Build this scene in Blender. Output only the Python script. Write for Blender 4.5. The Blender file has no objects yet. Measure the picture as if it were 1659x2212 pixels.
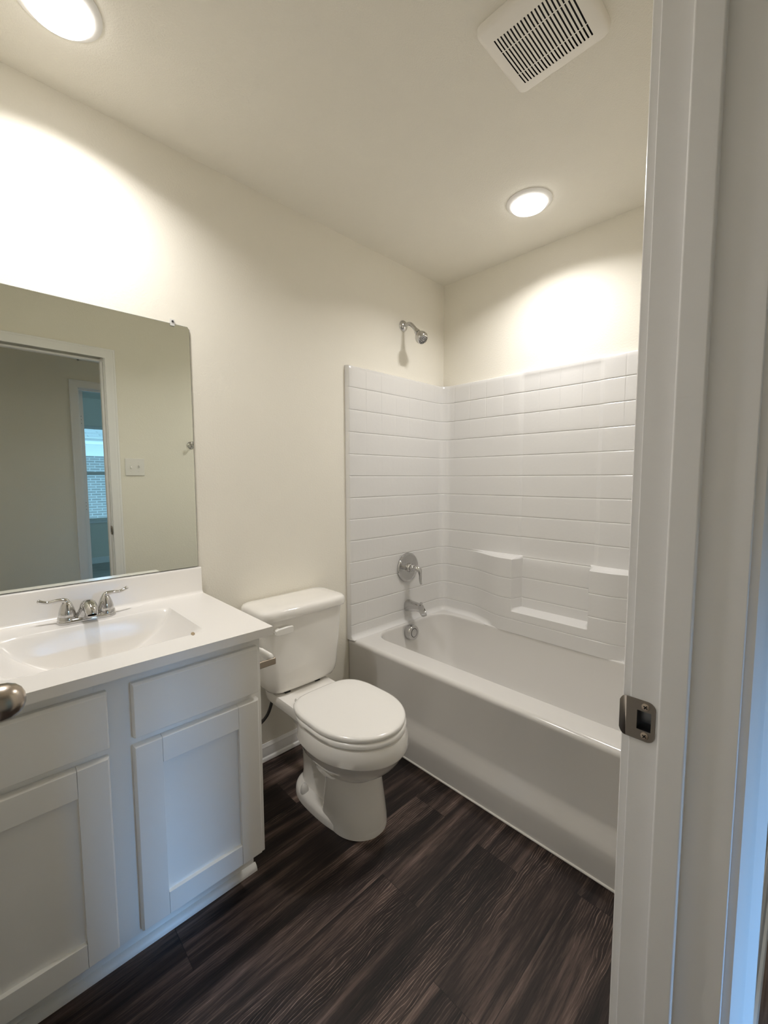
import bpy, bmesh, math, random
from mathutils import Vector, Matrix
S = bpy.context.scene
COL = S.collection
random.seed(4)
FZ = -0.015            # floor level
H = 2.44               # ceiling level

# ------------------------------------------------------------------ camera
W_PX, H_PX, F_PX = 1659, 2212, 915.56
YAW, PITCH, ROLL = math.radians(44.2086), math.radians(-4.5565), math.radians(-0.1601)
cam_d = bpy.data.cameras.new('camera')
cam = bpy.data.objects.new('camera', cam_d); COL.objects.link(cam)
fwd = Vector((math.sin(YAW)*math.cos(PITCH), math.cos(YAW)*math.cos(PITCH), math.sin(PITCH)))
rgt = Vector((math.cos(YAW), -math.sin(YAW), 0)); up = rgt.cross(fwd)
r2 = rgt*math.cos(ROLL) + up*math.sin(ROLL); u2 = -rgt*math.sin(ROLL) + up*math.cos(ROLL)
cam.matrix_world = Matrix(((r2.x, u2.x, -fwd.x, -2.1742), (r2.y, u2.y, -fwd.y, -1.6941), (r2.z, u2.z, -fwd.z, 1.2554), (0, 0, 0, 1)))
cam_d.sensor_fit = 'HORIZONTAL'; cam_d.sensor_width = 36.0
cam_d.lens = 36.0*F_PX/W_PX
cam_d.clip_start = 0.01; cam_d.clip_end = 200
S.camera = cam

# ------------------------------------------------------------------ light settings
LED = 9.0                         # glow of the diffuser lens itself
LED_W = 7.7                        # beam of each bathroom downlight, watts
HALL_W = 3.6
BEAM = math.radians(145)
LED_COL = (1.0, 0.97, 0.95)
HALL_LED = 8.0
SKY_STRENGTH = 3.0
SKY_COL = (0.36, 0.68, 1.0)
GLOW = 10.0                         # added broad blue sun lamp, standing in for bright sky behind the neighbour's roof
GLOW_COL = (0.24, 0.52, 1.0)
S.view_settings.view_transform = 'Standard'
S.view_settings.look = 'None'
S.view_settings.gamma = 1.0
S.view_settings.use_curve_mapping = False
S.view_settings.exposure = 0.0
w = bpy.data.worlds.new('sky'); S.world = w; w.use_nodes = True
bg = w.node_tree.nodes['Background']
bg.inputs[0].default_value = (*SKY_COL, 1); bg.inputs[1].default_value = SKY_STRENGTH
S.cycles.max_bounces = 14; S.cycles.diffuse_bounces = 8; S.cycles.glossy_bounces = 6
S.cycles.transparent_max_bounces = 8
S.cycles.sample_clamp_indirect = 6.0
S.cycles.caustics_reflective = False; S.cycles.caustics_refractive = False
# daylight portal in the bedroom window opening
pl = bpy.data.lights.new('window_portal', 'AREA'); pl.shape = 'RECTANGLE'; pl.size = 1.2; pl.size_y = 1.42
pl.cycles.is_portal = True
po = bpy.data.objects.new('window_portal', pl); COL.objects.link(po)
po.location = (-0.80, -5.93, 1.33); po.rotation_euler = (math.radians(90), 0, 0)   # faces +y, into the bedroom

pl2 = bpy.data.lights.new('window_portal', 'AREA'); pl2.shape = 'RECTANGLE'; pl2.size = 1.42; pl2.size_y = 1.6; pl2.cycles.is_portal = True  # portal for the added side window, out of view
po2 = bpy.data.objects.new('window_portal', pl2); COL.objects.link(po2); po2.location = (2.06, -4.5, 1.33); po2.rotation_euler = (0, math.radians(90), 0)
gl = bpy.data.lights.new('added_sky_sun', 'SUN'); gl.energy = GLOW; gl.color = GLOW_COL; gl.angle = math.radians(14)  # added lamp that throws blue light on the vanity doors and casing
go = bpy.data.objects.new('added_sky_sun', gl); COL.objects.link(go)
go.rotation_euler = Vector((-0.155, 1.0, -0.235)).to_track_quat('-Z', 'Y').to_euler()
# ------------------------------------------------------------------ materials
def srgb(r, g, b):
    f = lambda c: (c/255/12.92) if c/255 <= 0.04045 else ((c/255+0.055)/1.055)**2.4
    return (f(r), f(g), f(b), 1)
def pmat(name, col, rough=0.5, metal=0.0, spec=0.5, coat=0.0, bump=None, emit=None, trans=0.0, mottle=0.0):
    m = bpy.data.materials.new(name); m.use_nodes = True
    nt = m.node_tree; b = nt.nodes['Principled BSDF']
    c = (*col, 1) if len(col) == 3 else col
    b.inputs['Base Color'].default_value = c
    b.inputs['Roughness'].default_value = rough; b.inputs['Metallic'].default_value = metal
    b.inputs['Specular IOR Level'].default_value = spec; b.inputs['Coat Weight'].default_value = coat
    b.inputs['Coat Roughness'].default_value = 0.05
    b.inputs['Transmission Weight'].default_value = trans
    if emit: b.inputs['Emission Color'].default_value = (*emit[0], 1); b.inputs['Emission Strength'].default_value = emit[1]
    geo = nt.nodes.new('ShaderNodeNewGeometry')
    if mottle:
        nz = nt.nodes.new('ShaderNodeTexNoise'); nz.inputs['Scale'].default_value = 9; nz.inputs['Detail'].default_value = 5
        nt.links.new(geo.outputs['Position'], nz.inputs['Vector'])
        mx = nt.nodes.new('ShaderNodeMix'); mx.data_type = 'RGBA'
        mx.inputs[6].default_value = c; mx.inputs[7].default_value = (c[0]*(1-mottle), c[1]*(1-mottle), c[2]*(1-mottle), 1)
        nt.links.new(nz.outputs['Fac'], mx.inputs[0]); nt.links.new(mx.outputs[2], b.inputs['Base Color'])
    if bump:
        sc, st, dist = bump
        n = nt.nodes.new('ShaderNodeTexNoise'); n.inputs['Scale'].default_value = sc; n.inputs['Detail'].default_value = 3
        nt.links.new(geo.outputs['Position'], n.inputs['Vector'])
        bp = nt.nodes.new('ShaderNodeBump'); bp.inputs['Strength'].default_value = st; bp.inputs['Distance'].default_value = dist
        nt.links.new(n.outputs['Fac'], bp.inputs['Height']); nt.links.new(bp.outputs['Normal'], b.inputs['Normal'])
    return m
M = {}
M['wall'] = pmat('wall_paint', (0.84, 0.81, 0.725), 0.75, spec=0.25, bump=(140, 0.22, 0.004), mottle=0.02)
M['ceil'] = pmat('ceiling_paint', (0.83, 0.80, 0.72), 0.85, spec=0.15, bump=(220, 0.35, 0.004), mottle=0.03)
M['trim'] = pmat('trim_paint', (0.89, 0.885, 0.88), 0.38, spec=0.4, bump=(160, 0.06, 0.002), mottle=0.03)
M['cab'] = pmat('cabinet_paint', (0.84, 0.83, 0.80), 0.42, spec=0.4, bump=(300, 0.05, 0.001), mottle=0.03)
M['marble'] = pmat('cultured_marble', (0.85, 0.83, 0.80), 0.22, spec=0.45, coat=0.0, mottle=0.02)
M['china'] = pmat('vitreous_china', (0.84, 0.82, 0.78), 0.10, spec=0.5, coat=0.4)
M['plastic'] = pmat('seat_plastic', (0.85, 0.835, 0.80), 0.18, spec=0.5)
M['gel'] = pmat('gelcoat', (0.715, 0.708, 0.695), 0.17, spec=0.5, coat=0.2, bump=(55, 0.10, 0.004))
M['tub'] = pmat('tub_gelcoat', (0.68, 0.665, 0.64), 0.15, spec=0.5, coat=0.3)
M['chrome'] = pmat('chrome', (0.58, 0.575, 0.57), 0.06, metal=1.0)
M['nickel'] = pmat('satin_nickel', (0.46, 0.40, 0.34), 0.26, metal=1.0, bump=(400, 0.03, 0.001))
M['nickeldark'] = pmat('satin_nickel_plate', (0.30, 0.265, 0.23), 0.45, metal=1.0, bump=(400, 0.05, 0.001))
M['steel'] = pmat('zinc_steel', (0.20, 0.205, 0.22), 0.32, metal=1.0)
M['screw'] = pmat('brass_screw', (0.62, 0.52, 0.42), 0.3, metal=1.0)
M['dark'] = pmat('dark_void', (0.012, 0.010, 0.010), 0.8)
M['rubber'] = pmat('black_rubber', (0.015, 0.015, 0.015), 0.5)
M['hose'] = pmat('braided_hose', (0.055, 0.052, 0.05), 0.35, metal=0.4, bump=(900, 0.4, 0.001))
M['white'] = pmat('white_plastic', (0.80, 0.785, 0.755), 0.3, spec=0.5)
M['ring'] = pmat('light_trim', (0.93, 0.92, 0.90), 0.45)
M['fan'] = pmat('fan_plastic', (0.88, 0.85, 0.79), 0.4, spec=0.4)
M['mirror'] = pmat('mirror_silver', (0.80, 0.83, 0.77), 0.0, metal=1.0)
M['medge'] = pmat('mirror_edge', (0.16, 0.18, 0.16), 0.25)
M['caulk'] = pmat('white_caulk', (0.85, 0.83, 0.79), 0.5)
M['paper'] = pmat('white_roller', (0.85, 0.84, 0.81), 0.6)
M['fleck'] = pmat('tan_fleck', (0.38, 0.29, 0.18), 0.6, mottle=0.4)
M['carpet'] = pmat('carpet', (0.72, 0.70, 0.67), 0.95, spec=0.1, bump=(300, 0.9, 0.01), mottle=0.3)
M['led'] = pmat('led_diffuser', (0.9, 0.9, 0.9), 0.4, emit=(LED_COL, LED))
M['hled'] = pmat('hall_led_diffuser', (0.9, 0.9, 0.9), 0.4, emit=((1.0, 0.88, 0.72), HALL_LED))
M['extwhite'] = pmat('white_fascia', (0.75, 0.75, 0.75), 0.6)
M['acrylic'] = pmat('clear_acrylic', (0.92, 0.92, 0.90), 0.12, trans=0.35)

def glass_mat():
    m = bpy.data.materials.new('window_glass'); m.use_nodes = True; nt = m.node_tree; nt.nodes.clear()
    o = nt.nodes.new('ShaderNodeOutputMaterial'); t = nt.nodes.new('ShaderNodeBsdfTransparent'); g = nt.nodes.new('ShaderNodeBsdfGlossy')
    t.inputs[0].default_value = (0.95, 0.98, 0.97, 1); g.inputs['Roughness'].default_value = 0.02
    f = nt.nodes.new('ShaderNodeFresnel'); f.inputs[0].default_value = 1.35
    x = nt.nodes.new('ShaderNodeMixShader')
    nt.links.new(f.outputs[0], x.inputs[0]); nt.links.new(t.outputs[0], x.inputs[1]); nt.links.new(g.outputs[0], x.inputs[2]); nt.links.new(x.outputs[0], o.inputs[0])
    return m
M['glass'] = glass_mat()

def brick_mat(name, c1, c2, mortar, scale, bw, rh, ms, axis='XZ'):
    m = bpy.data.materials.new(name); m.use_nodes = True; nt = m.node_tree; b = nt.nodes['Principled BSDF']
    geo = nt.nodes.new('ShaderNodeNewGeometry'); sp = nt.nodes.new('ShaderNodeSeparateXYZ'); cb = nt.nodes.new('ShaderNodeCombineXYZ')
    nt.links.new(geo.outputs['Position'], sp.inputs[0]); nt.links.new(sp.outputs[axis[0]], cb.inputs[0]); nt.links.new(sp.outputs[axis[1]], cb.inputs[1])
    br = nt.nodes.new('ShaderNodeTexBrick'); br.inputs['Scale'].default_value = scale
    br.inputs['Color1'].default_value = (*c1, 1); br.inputs['Color2'].default_value = (*c2, 1); br.inputs['Mortar'].default_value = (*mortar, 1)
    br.inputs['Brick Width'].default_value = bw; br.inputs['Row Height'].default_value = rh; br.inputs['Mortar Size'].default_value = ms
    nt.links.new(cb.outputs[0], br.inputs['Vector']); nt.links.new(br.outputs['Color'], b.inputs['Base Color']); b.inputs['Roughness'].default_value = 0.85
    return m
M['brick'] = brick_mat('neighbour_brick', (0.22, 0.205, 0.195), (0.29, 0.265, 0.25), (0.42, 0.41, 0.40), 1, 0.20, 0.058, 0.009)
M['shingle'] = brick_mat('roof_shingles', (0.36, 0.36, 0.35), (0.42, 0.42, 0.41), (0.28, 0.28, 0.28), 1, 0.5, 0.14, 0.01, 'XY')

def wood_mat():
    m = bpy.data.materials.new('dark_vinyl_plank'); m.use_nodes = True; nt = m.node_tree; N = nt.nodes; L = nt.links
    b = N['Principled BSDF']
    def math_(op, a, bb=None, c=None):
        n = N.new('ShaderNodeMath'); n.operation = op
        for i, v in enumerate((a, bb, c)):
            if v is None: continue
            if hasattr(v, 'is_linked'): L.new(v, n.inputs[i])
            else: n.inputs[i].default_value = v
        return n.outputs[0]
    geo = N.new('ShaderNodeNewGeometry'); sp = N.new('ShaderNodeSeparateXYZ'); L.new(geo.outputs['Position'], sp.inputs[0])
    X, Y = sp.outputs['X'], sp.outputs['Y']
    pw, plen = 0.150, 1.22
    v = math_('DIVIDE', math_('ADD', Y, 0.93+15), pw); row = math_('FLOOR', v); fv = math_('FRACT', v)
    wn = N.new('ShaderNodeTexWhiteNoise'); wn.noise_dimensions = '1D'; L.new(row, wn.inputs['W'])
    u = math_('DIVIDE', math_('ADD', math_('ADD', X, math_('MULTIPLY', wn.outputs['Value'], plen)), 20.4), plen)
    colm = math_('FLOOR', u); fu = math_('FRACT', u)
    cb = N.new('ShaderNodeCombineXYZ'); L.new(row, cb.inputs[0]); L.new(colm, cb.inputs[1])
    wn2 = N.new('ShaderNodeTexWhiteNoise'); wn2.noise_dimensions = '2D'; L.new(cb.outputs[0], wn2.inputs['Vector'])
    pid = wn2.outputs['Value']
    def vec(sx, sy, off):
        c = N.new('ShaderNodeCombineXYZ'); L.new(math_('MULTIPLY', X, sx), c.inputs[0]); L.new(math_('MULTIPLY', Y, sy), c.inputs[1]); L.new(math_('MULTIPLY', pid, off), c.inputs[2]); return c.outputs[0]
    def noise(vc, scale, det, rough=0.5):
        n = N.new('ShaderNodeTexNoise'); n.inputs['Scale'].default_value = scale; n.inputs['Detail'].default_value = det; n.inputs['Roughness'].default_value = rough; L.new(vc, n.inputs['Vector']); return n.outputs['Fac']
    broad = noise(vec(1.1, 17.0, 37.0), 1.0, 5, 0.6)        # wide light and dark streaks
    fine = noise(vec(14.0, 300.0, 71.0), 1.0, 5, 0.7)        # fine fibre
    mid = noise(vec(3.0, 45.0, 53.0), 1.0, 5, 0.65)
    wv = N.new('ShaderNodeTexWave'); wv.wave_type = 'BANDS'; wv.bands_direction = 'Y'
    L.new(vec(0.30, 1.0, 9.0), wv.inputs['Vector']); wv.inputs['Scale'].default_value = 44; wv.inputs['Distortion'].default_value = 16.0
    wv.inputs['Detail'].default_value = 2.5; wv.inputs['Detail Scale'].default_value = 0.45; wv.inputs['Detail Roughness'].default_value = 0.5
    line = math_('POWER', wv.outputs['Fac'], 9.0)
    cmask = noise(vec(1.3, 4.0, 19.0), 1.0, 2)
    cath = math_('MULTIPLY', math_('MULTIPLY', math_('GREATER_THAN', pid, 0.25), math_('GREATER_THAN', cmask, 0.0)), math_('MULTIPLY_ADD', cmask, 5.0, -2.1))
    cath = math_('MINIMUM', math_('MAXIMUM', cath, 0.0), 1.0)
    brk = math_('MULTIPLY_ADD', noise(vec(30.0, 90.0, 5.0), 1.0, 3, 0.6), 2.2, -0.5)
    f = math_('MULTIPLY_ADD', math_('SUBTRACT', broad, 0.5), 2.3, 0.385)
    f = math_('ADD', f, math_('MULTIPLY', math_('SUBTRACT', mid, 0.5), 0.75))
    f = math_('ADD', f, math_('MULTIPLY', math_('SUBTRACT', fine, 0.5), 0.75))
    f = math_('ADD', f, math_('MULTIPLY', math_('SUBTRACT', pid, 0.5), 0.16))
    f = math_('SUBTRACT', f, math_('MULTIPLY', cath, 0.20))
    f = math_('ADD', f, math_('MULTIPLY', math_('MULTIPLY', line, cath), math_('MULTIPLY', brk, 0.85)))
    rp = N.new('ShaderNodeValToRGB'); L.new(f, rp.inputs[0])
    e = rp.color_ramp.elements
    e[0].position = 0.0; e[0].color = (0.0085, 0.0056, 0.0050, 1)
    e[1].position = 1.0; e[1].color = (0.260, 0.190, 0.155, 1)
    k = e.new(0.30); k.color = (0.028, 0.0185, 0.0160, 1)
    k = e.new(0.60); k.color = (0.098, 0.066, 0.056, 1)
    edge = math_('MINIMUM', math_('MINIMUM', fv, math_('SUBTRACT', 1.0, fv)), math_('MULTIPLY', math_('MINIMUM', fu, math_('SUBTRACT', 1.0, fu)), plen/pw))
    seam = math_('LESS_THAN', edge, 0.007)
    mx = N.new('ShaderNodeMix'); mx.data_type = 'RGBA'; L.new(math_('MULTIPLY', seam, 0.6), mx.inputs[0]); L.new(rp.outputs[0], mx.inputs[6]); mx.inputs[7].default_value = (0.006, 0.005, 0.005, 1)
    L.new(mx.outputs[2], b.inputs['Base Color'])
    b.inputs['Roughness'].default_value = 0.5; b.inputs['Specular IOR Level'].default_value = 0.28
    bp = N.new('ShaderNodeBump'); bp.inputs['Strength'].default_value = 0.25; bp.inputs['Distance'].default_value = 0.002
    L.new(f, bp.inputs['Height']); L.new(bp.outputs['Normal'], b.inputs['Normal'])
    return m
M['wood'] = wood_mat()

# ------------------------------------------------------------------ mesh helpers
class MB:
    """collects shapes and links them as ONE mesh object"""
    def __init__(s): s.v = []; s.f = []; s.mi = []; s.cur = 0
    def add(s, vs, fs):
        o = len(s.v); s.v += [tuple(p) for p in vs]; s.f += [tuple(i+o for i in f) for f in fs]; s.mi += [s.cur]*len(fs); return s
    def box(s, x0, x1, y0, y1, z0, z1):
        x0, x1 = sorted((x0, x1)); y0, y1 = sorted((y0, y1)); z0, z1 = sorted((z0, z1))
        return s.add([(x0,y0,z0),(x1,y0,z0),(x1,y1,z0),(x0,y1,z0),(x0,y0,z1),(x1,y0,z1),(x1,y1,z1),(x0,y1,z1)],
                     [(3,2,1,0),(4,5,6,7),(0,1,5,4),(1,2,6,5),(2,3,7,6),(3,0,4,7)])
    def loft(s, loops, cap0=True, cap1=True, close=True):
        n = len(loops[0]); vs = [p for l in loops for p in l]; fs = []
        for i in range(len(loops)-1):
            for j in range(n if close else n-1):
                a = i*n+j; b = i*n+(j+1) % n; fs.append((a, b, b+n, a+n))
        if cap0: fs.append(tuple(reversed(range(n))))
        if cap1: fs.append(tuple(range((len(loops)-1)*n, len(loops)*n)))
        return s.add(vs, fs)
    def lathe(s, prof, org=(0,0,0), axis=(0,0,1), n=40, cap0=True, cap1=True):
        """prof = [(radius, height along axis)]"""
        a = Vector(axis).normalized(); t = Vector((1,0,0)) if abs(a.x) < .9 else Vector((0,1,0))
        e1 = a.cross(t).normalized(); e2 = a.cross(e1); o = Vector(org)
        return s.loft([[o + a*h + (e1*math.cos(2*math.pi*k/n) + e2*math.sin(2*math.pi*k/n))*r for k in range(n)] for r, h in prof], cap0, cap1)
    def tube(s, path, rad, n=16, flat=1.0, sub=6):
        """smooth tube through points; rad number or list; flat squashes the second axis"""
        P = [Vector(p) for p in path]; R = rad if isinstance(rad, (list, tuple)) else [rad]*len(P)
        pts = []; rs = []
        for i in range(len(P)-1):
            p0 = P[max(i-1,0)]; p1 = P[i]; p2 = P[i+1]; p3 = P[min(i+2,len(P)-1)]
            for k in range(sub):
                t = k/sub; pts.append(0.5*((2*p1)+(-p0+p2)*t+(2*p0-5*p1+4*p2-p3)*t*t+(-p0+3*p1-3*p2+p3)*t**3)); rs.append(R[i]*(1-t)+R[i+1]*t)
        pts.append(P[-1]); rs.append(R[-1])
        loops = []; ref = None
        for i, p in enumerate(pts):
            d = (pts[min(i+1,len(pts)-1)]-pts[max(i-1,0)]).normalized()
            if ref is None:
                ref = d.cross(Vector((0,0,1)))
                if ref.length < .1: ref = d.cross(Vector((1,0,0)))
            ref = (ref - d*ref.dot(d)).normalized(); q = d.cross(ref)
            loops.append([p + (ref*math.cos(2*math.pi*k/n) + q*math.sin(2*math.pi*k/n)*flat)*rs[i] for k in range(n)])
        return s.loft(loops)
    def build(s, name, mat, parent=None, bevel=0.0, seg=2, ang=35, smooth=True, flip=False):
        me = bpy.data.meshes.new(name); o = bpy.data.objects.new(name, me); COL.objects.link(o)
        if parent is not None:
            org = ORIGIN[parent.name]; o.parent = parent; ORIGIN[o.name] = org
        else:
            xs, ys, zs = zip(*s.v); org = Vector(((min(xs)+max(xs))/2, (min(ys)+max(ys))/2, min(zs))); o.location = org; ORIGIN[o.name] = org
        me.from_pydata([Vector(p)-org for p in s.v], [], s.f)
        mats = mat if isinstance(mat, (list, tuple)) else [mat]
        for m in mats: me.materials.append(m)
        bm = bmesh.new(); bm.from_mesh(me)
        bm.faces.ensure_lookup_table()
        for f, i in zip(bm.faces, s.mi): f.material_index = i; f.smooth = smooth
        bmesh.ops.recalc_face_normals(bm, faces=bm.faces)
        for e in bm.edges:
            if len(e.link_faces) == 2 and e.calc_face_angle(0) > math.radians(ang): e.smooth = False
        bm.to_mesh(me); bm.free()
        if bevel:
            md = o.modifiers.new('bevel', 'BEVEL'); md.width = bevel; md.segments = seg; md.limit_method = 'ANGLE'; md.angle_limit = math.radians(40); md.harden_normals = True
        return o
ORIGIN = {}
def tag(o, label, cat, group=None):
    o['label'] = label; o['category'] = cat
    if group: o['group'] = group
    return o
def struct(o): o['kind'] = 'structure'; return o
def thing(name, loc, label=None, cat=None, group=None):
    o = bpy.data.objects.new(name, None); COL.objects.link(o); o.location = loc; o.empty_display_size = 0.05; ORIGIN[o.name] = Vector(loc)
    if label: tag(o, label, cat, group)
    return o
def box(*a): return MB().box(*a)
def sstep(a, b, x):
    t = min(1, max(0, (x-a)/(b-a))); return t*t*(3-2*t)
def lin(a, b, x): return min(1, max(0, (x-a)/(b-a)))

# ------------------------------------------------------------------ room shell
XL = -2.40                                  # bathroom left wall
YF = -1.524; YH = -1.640                    # doorway wall: bathroom face, hall face
YH2, YB1 = -2.672, -2.788                   # bedroom doorway wall: hall face, bedroom face
DX0, DX1, DZ = -2.254, -1.530, 2.012        # bathroom door opening between jambs, head
BX0, BX1 = -1.490, -0.775                   # bedroom door opening
YW = -5.895                                 # bedroom window wall
struct(box(-3.7, 1.3, YB1, 0.12, FZ-0.1, FZ).build('floor', M['wood'], smooth=False))
struct(box(-3.7, 2.0, YW-0.12, YB1, FZ-0.1, FZ).build('floor_bedroom', M['carpet'], smooth=False))
struct(box(-3.7, 2.0, YW-0.12, 0.12, H, H+0.1).build('ceiling', M['ceil'], smooth=False))
struct(box(XL-0.1, 0.1, 0, 0.12, FZ, H).build('wall_back', M['wall'], smooth=False))
struct(box(0, 0.12, YF, 0, FZ, H).build('wall_right', M['wall'], smooth=False))
struct(box(XL-0.1, XL, YF, 0, FZ, H).build('wall_left', M['wall'], smooth=False))
m = MB(); m.box(-3.7, DX0-0.019, YH, YF, FZ, H); m.box(DX1+0.019, 1.3, YH, YF, FZ, H); m.box(DX0-0.019, DX1+0.019, YH, YF, DZ+0.019, H)
struct(m.build('wall_front', M['wall'], smooth=False))
m = MB(); m.box(-3.7, BX0-0.019, YB1, YH2, FZ, H); m.box(BX1+0.019, 1.3, YB1, YH2, FZ, H)
m.box(BX0-0.019, BX1+0.019, YB1, YH2, DZ+0.019, 2.245); m.box(BX0-0.019, BX1+0.019, YB1, YH2, 2.395, H)
struct(m.build('wall_hall', M['wall'], smooth=False))
m = MB(); m.box(-3.8, -3.7, YW-0.12, YF, FZ, H); struct(m.build('wall_hall_end', M['wall'], smooth=False))
m = MB(); m.box(1.3, 1.4, YB1, YF, FZ, H); struct(m.build('wall_hall_far', M['wall'], smooth=False))
m = MB(); m.box(2.0, 2.1, YW-0.12, -5.3, FZ, H); m.box(2.0, 2.1, -3.7, YB1, FZ, H); m.box(2.0, 2.1, -5.3, -3.7, FZ, 0.625); m.box(2.0, 2.1, -5.3, -3.7, 2.04, H)  # opening left for the added side window
struct(m.build('wall_bedroom_side', M['wall'], smooth=False))
WX0, WX1, WZ0, WZ1 = -1.40, -0.20, 0.625, 2.04
m = MB(); m.box(-3.7, WX0, YW-0.12, YW, FZ, H); m.box(WX1, 2.0, YW-0.12, YW, FZ, H); m.box(WX0, WX1, YW-0.12, YW, FZ, WZ0); m.box(WX0, WX1, YW-0.12, YW, WZ1, H)
struct(m.build('wall_window', M['wall'], smooth=False))

# baseboards (profiled board with shoe moulding)
def baseboard(name, x0, x1, yw, sgn, h=0.072):
    pr = [(0,0),(0.022,0),(0.022,0.006),(0.019,0.013),(0.013,0.017),(0.013,h*0.60),(0.010,h*0.70),(0.010,h*0.82),(0.005,h*0.93),(0.003,h),(0,h)]
    mb = MB(); mb.loft([[(x, yw+sgn*d, FZ+z) for d, z in pr] for x in (x0, x1)])
    return struct(mb.build(name, M['trim'], ang=25))
baseboard('baseboard_back', -1.578, -0.842, 0, -1)
baseboard('baseboard_bedroom', -3.7, 2.0, YW, 1, 0.09)
baseboard('baseboard_hall', -3.7, BX0-0.08, YH2, 1, 0.085)
baseboard('baseboard_hall_right', DX1+0.08, 1.3, YH, -1, 0.085)

# door frames: jambs with stops, casings
CAS = [(0,0),(0,0.009),(0.004,0.011),(0.010,0.0115),(0.030,0.0125),(0.038,0.0145),(0.044,0.0145),(0.047,0.0165),(0.054,0.017),(0.057,0.0145),(0.057,0)]
CAS_H = [(0,0),(0,0.011),(0.004,0.013),(0.016,0.0195),(0.022,0.021),(0.026,0.022),(0.029,0.0215),(0.033,0.023),(0.054,0.031),(0.057,0.029),(0.057,0)]
def casing(name, x0, x1, z1, yw, sgn, prof):
    rev = 0.006; x0 -= rev; x1 += rev; z1 += rev
    loops = []
    for d, t in prof:
        y = yw+sgn*t
        loops.append([(x0-d, y, FZ), (x0-d, y, z1+d), (x1+d, y, z1+d), (x1+d, y, FZ)])
    mb = MB(); n = len(loops)
    for i in range(n-1):
        a, b = loops[i], loops[i+1]
        for j in range(3): mb.add([a[j], a[j+1], b[j+1], b[j]], [(0,1,2,3)])
    for j in (0, 3): mb.add([l[j] for l in loops], [tuple(range(n))])
    o = mb.build(name, M['trim'], ang=20); 
    return struct(o)
def weld(o):
    bm = bmesh.new(); bm.from_mesh(o.data); bmesh.ops.remove_doubles(bm, verts=bm.verts, dist=1e-5); bmesh.ops.recalc_face_normals(bm, faces=bm.faces)
    for f in bm.faces: f.smooth = True
    for e in bm.edges: e.smooth = not (len(e.link_faces) == 2 and e.calc_face_angle(0) > math.radians(22))
    bm.to_mesh(o.data); bm.free()
weld(casing('trim_1', DX0, DX1, DZ, YF, 1, CAS))
weld(casing('trim_2', DX0, DX1, DZ, YH, -1, CAS_H))
weld(casing('trim_3', BX0, BX1, DZ, YH2, 1, CAS))
def frame(name, x0, x1, z1, ya, yb, ys0, ys1, cut=None):
    t = 0.019; st = 0.011
    mb = MB(); mb.box(x0-t, x0, ya, yb, FZ, z1+t); mb.box(x1, x1+t, ya, yb, FZ, z1+t); mb.box(x0, x1, ya, yb, z1, z1+t)
    o = struct(mb.build(name, M['trim']))
    if cut:                     # pocket for the latch
        c = MB().box(*cut).build('pocket_cutter', M['trim'])
        bo = o.modifiers.new('pocket', 'BOOLEAN'); bo.operation = 'DIFFERENCE'; bo.object = c; bo.solver = 'EXACT'
        dg = bpy.context.evaluated_depsgraph_get(); me = bpy.data.meshes.new_from_object(o.evaluated_get(dg))
        o.modifiers.clear(); o.data = me; cd = c.data; bpy.data.objects.remove(c); bpy.data.meshes.remove(cd)
    md = o.modifiers.new('bevel', 'BEVEL'); md.width = 0.0016; md.segments = 2; md.limit_method = 'ANGLE'; md.angle_limit = math.radians(40); md.harden_normals = True
    mb = MB(); mb.box(x0-0.002, x0+st, ys0, ys1, FZ, z1-st); mb.box(x1-st, x1+0.002, ys0, ys1, FZ, z1-st); mb.box(x0-0.002, x1+0.002, ys0, ys1, z1-st, z1+0.002)
    mb.build('door_stop', M['trim'], o, bevel=0.003, seg=3)
    return o
frame('trim_4', DX0, DX1, DZ, -1.5250, -1.6425, -1.5610, -1.5930, cut=(DX1-0.002, DX1+0.0176, -1.5520, -1.5340, 0.922-0.0140, 0.922+0.0140))
frame('trim_5', BX0, BX1, DZ, YB1-0.002, YH2+0.002, YB1+0.040, YB1+0.072)

# panel doors
def knob(parent, x, y, z, dx):
    r = MB(); r.lathe([(0.033,0),(0.033,0.004),(0.028,0.008),(0.013,0.011)], (x, y, z), (dx,0,0)); ro = r.build('rose', M['nickel'], parent)
    k = MB(); k.lathe([(0.0115,0.008),(0.0115,0.026),(0.016,0.031),(0.0225,0.038),(0.0262,0.048),(0.0272,0.057),(0.0262,0.067),(0.0225,0.076),(0.016,0.0825),(0.008,0.086),(0.0005,0.087)], (x, y, z), (dx,0,0), 48)
    return k.build('door_knob', M['nickel'], parent, ang=50)
# bathroom door, swung fully open against the left side
d = MB(); d.box(-2.254, -2.219, -1.520, -0.812, FZ+0.012, DZ-0.003)
door1 = struct(d.build('door_1', M['trim'], bevel=0.002))
for zc0, zc1 in ((0.16, 0.80), (1.02, 1.90)):
    p = MB(); p.box(-2.2195, -2.2155, -1.40, -0.93, zc0, zc1); p.build('door_panel', M['trim'], door1, bevel=0.004)
knob(door1, -2.219, -0.872, 0.928, 1)
# bedroom door, open into the bedroom
HX = BX0+0.004
d = MB(); d.box(-1.476, -1.441, YB1-0.005-0.705, YB1-0.005, FZ+0.012, DZ-0.003)
door2 = struct(d.build('door_2', M['trim'], bevel=0.002))
knob(door2, -1.441, YB1-0.645, 0.925, 1)
for zc in (0.28, 1.02, 1.765):
    hp = MB(); hp.box(-1.474, -1.445, YB1-0.0062, YB1-0.0038, zc-0.045, zc+0.045)
    ho = hp.build('hinge', M['trim'], door2, bevel=0.0008)
    for zz in (-0.03, 0, 0.03):
        sc = MB(); sc.lathe([(0.003,0),(0.002,0.0012)], (-1.459, YB1-0.0040, zc+zz), (0,1,0), 12); sc.build('screw', M['steel'], ho)

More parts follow.
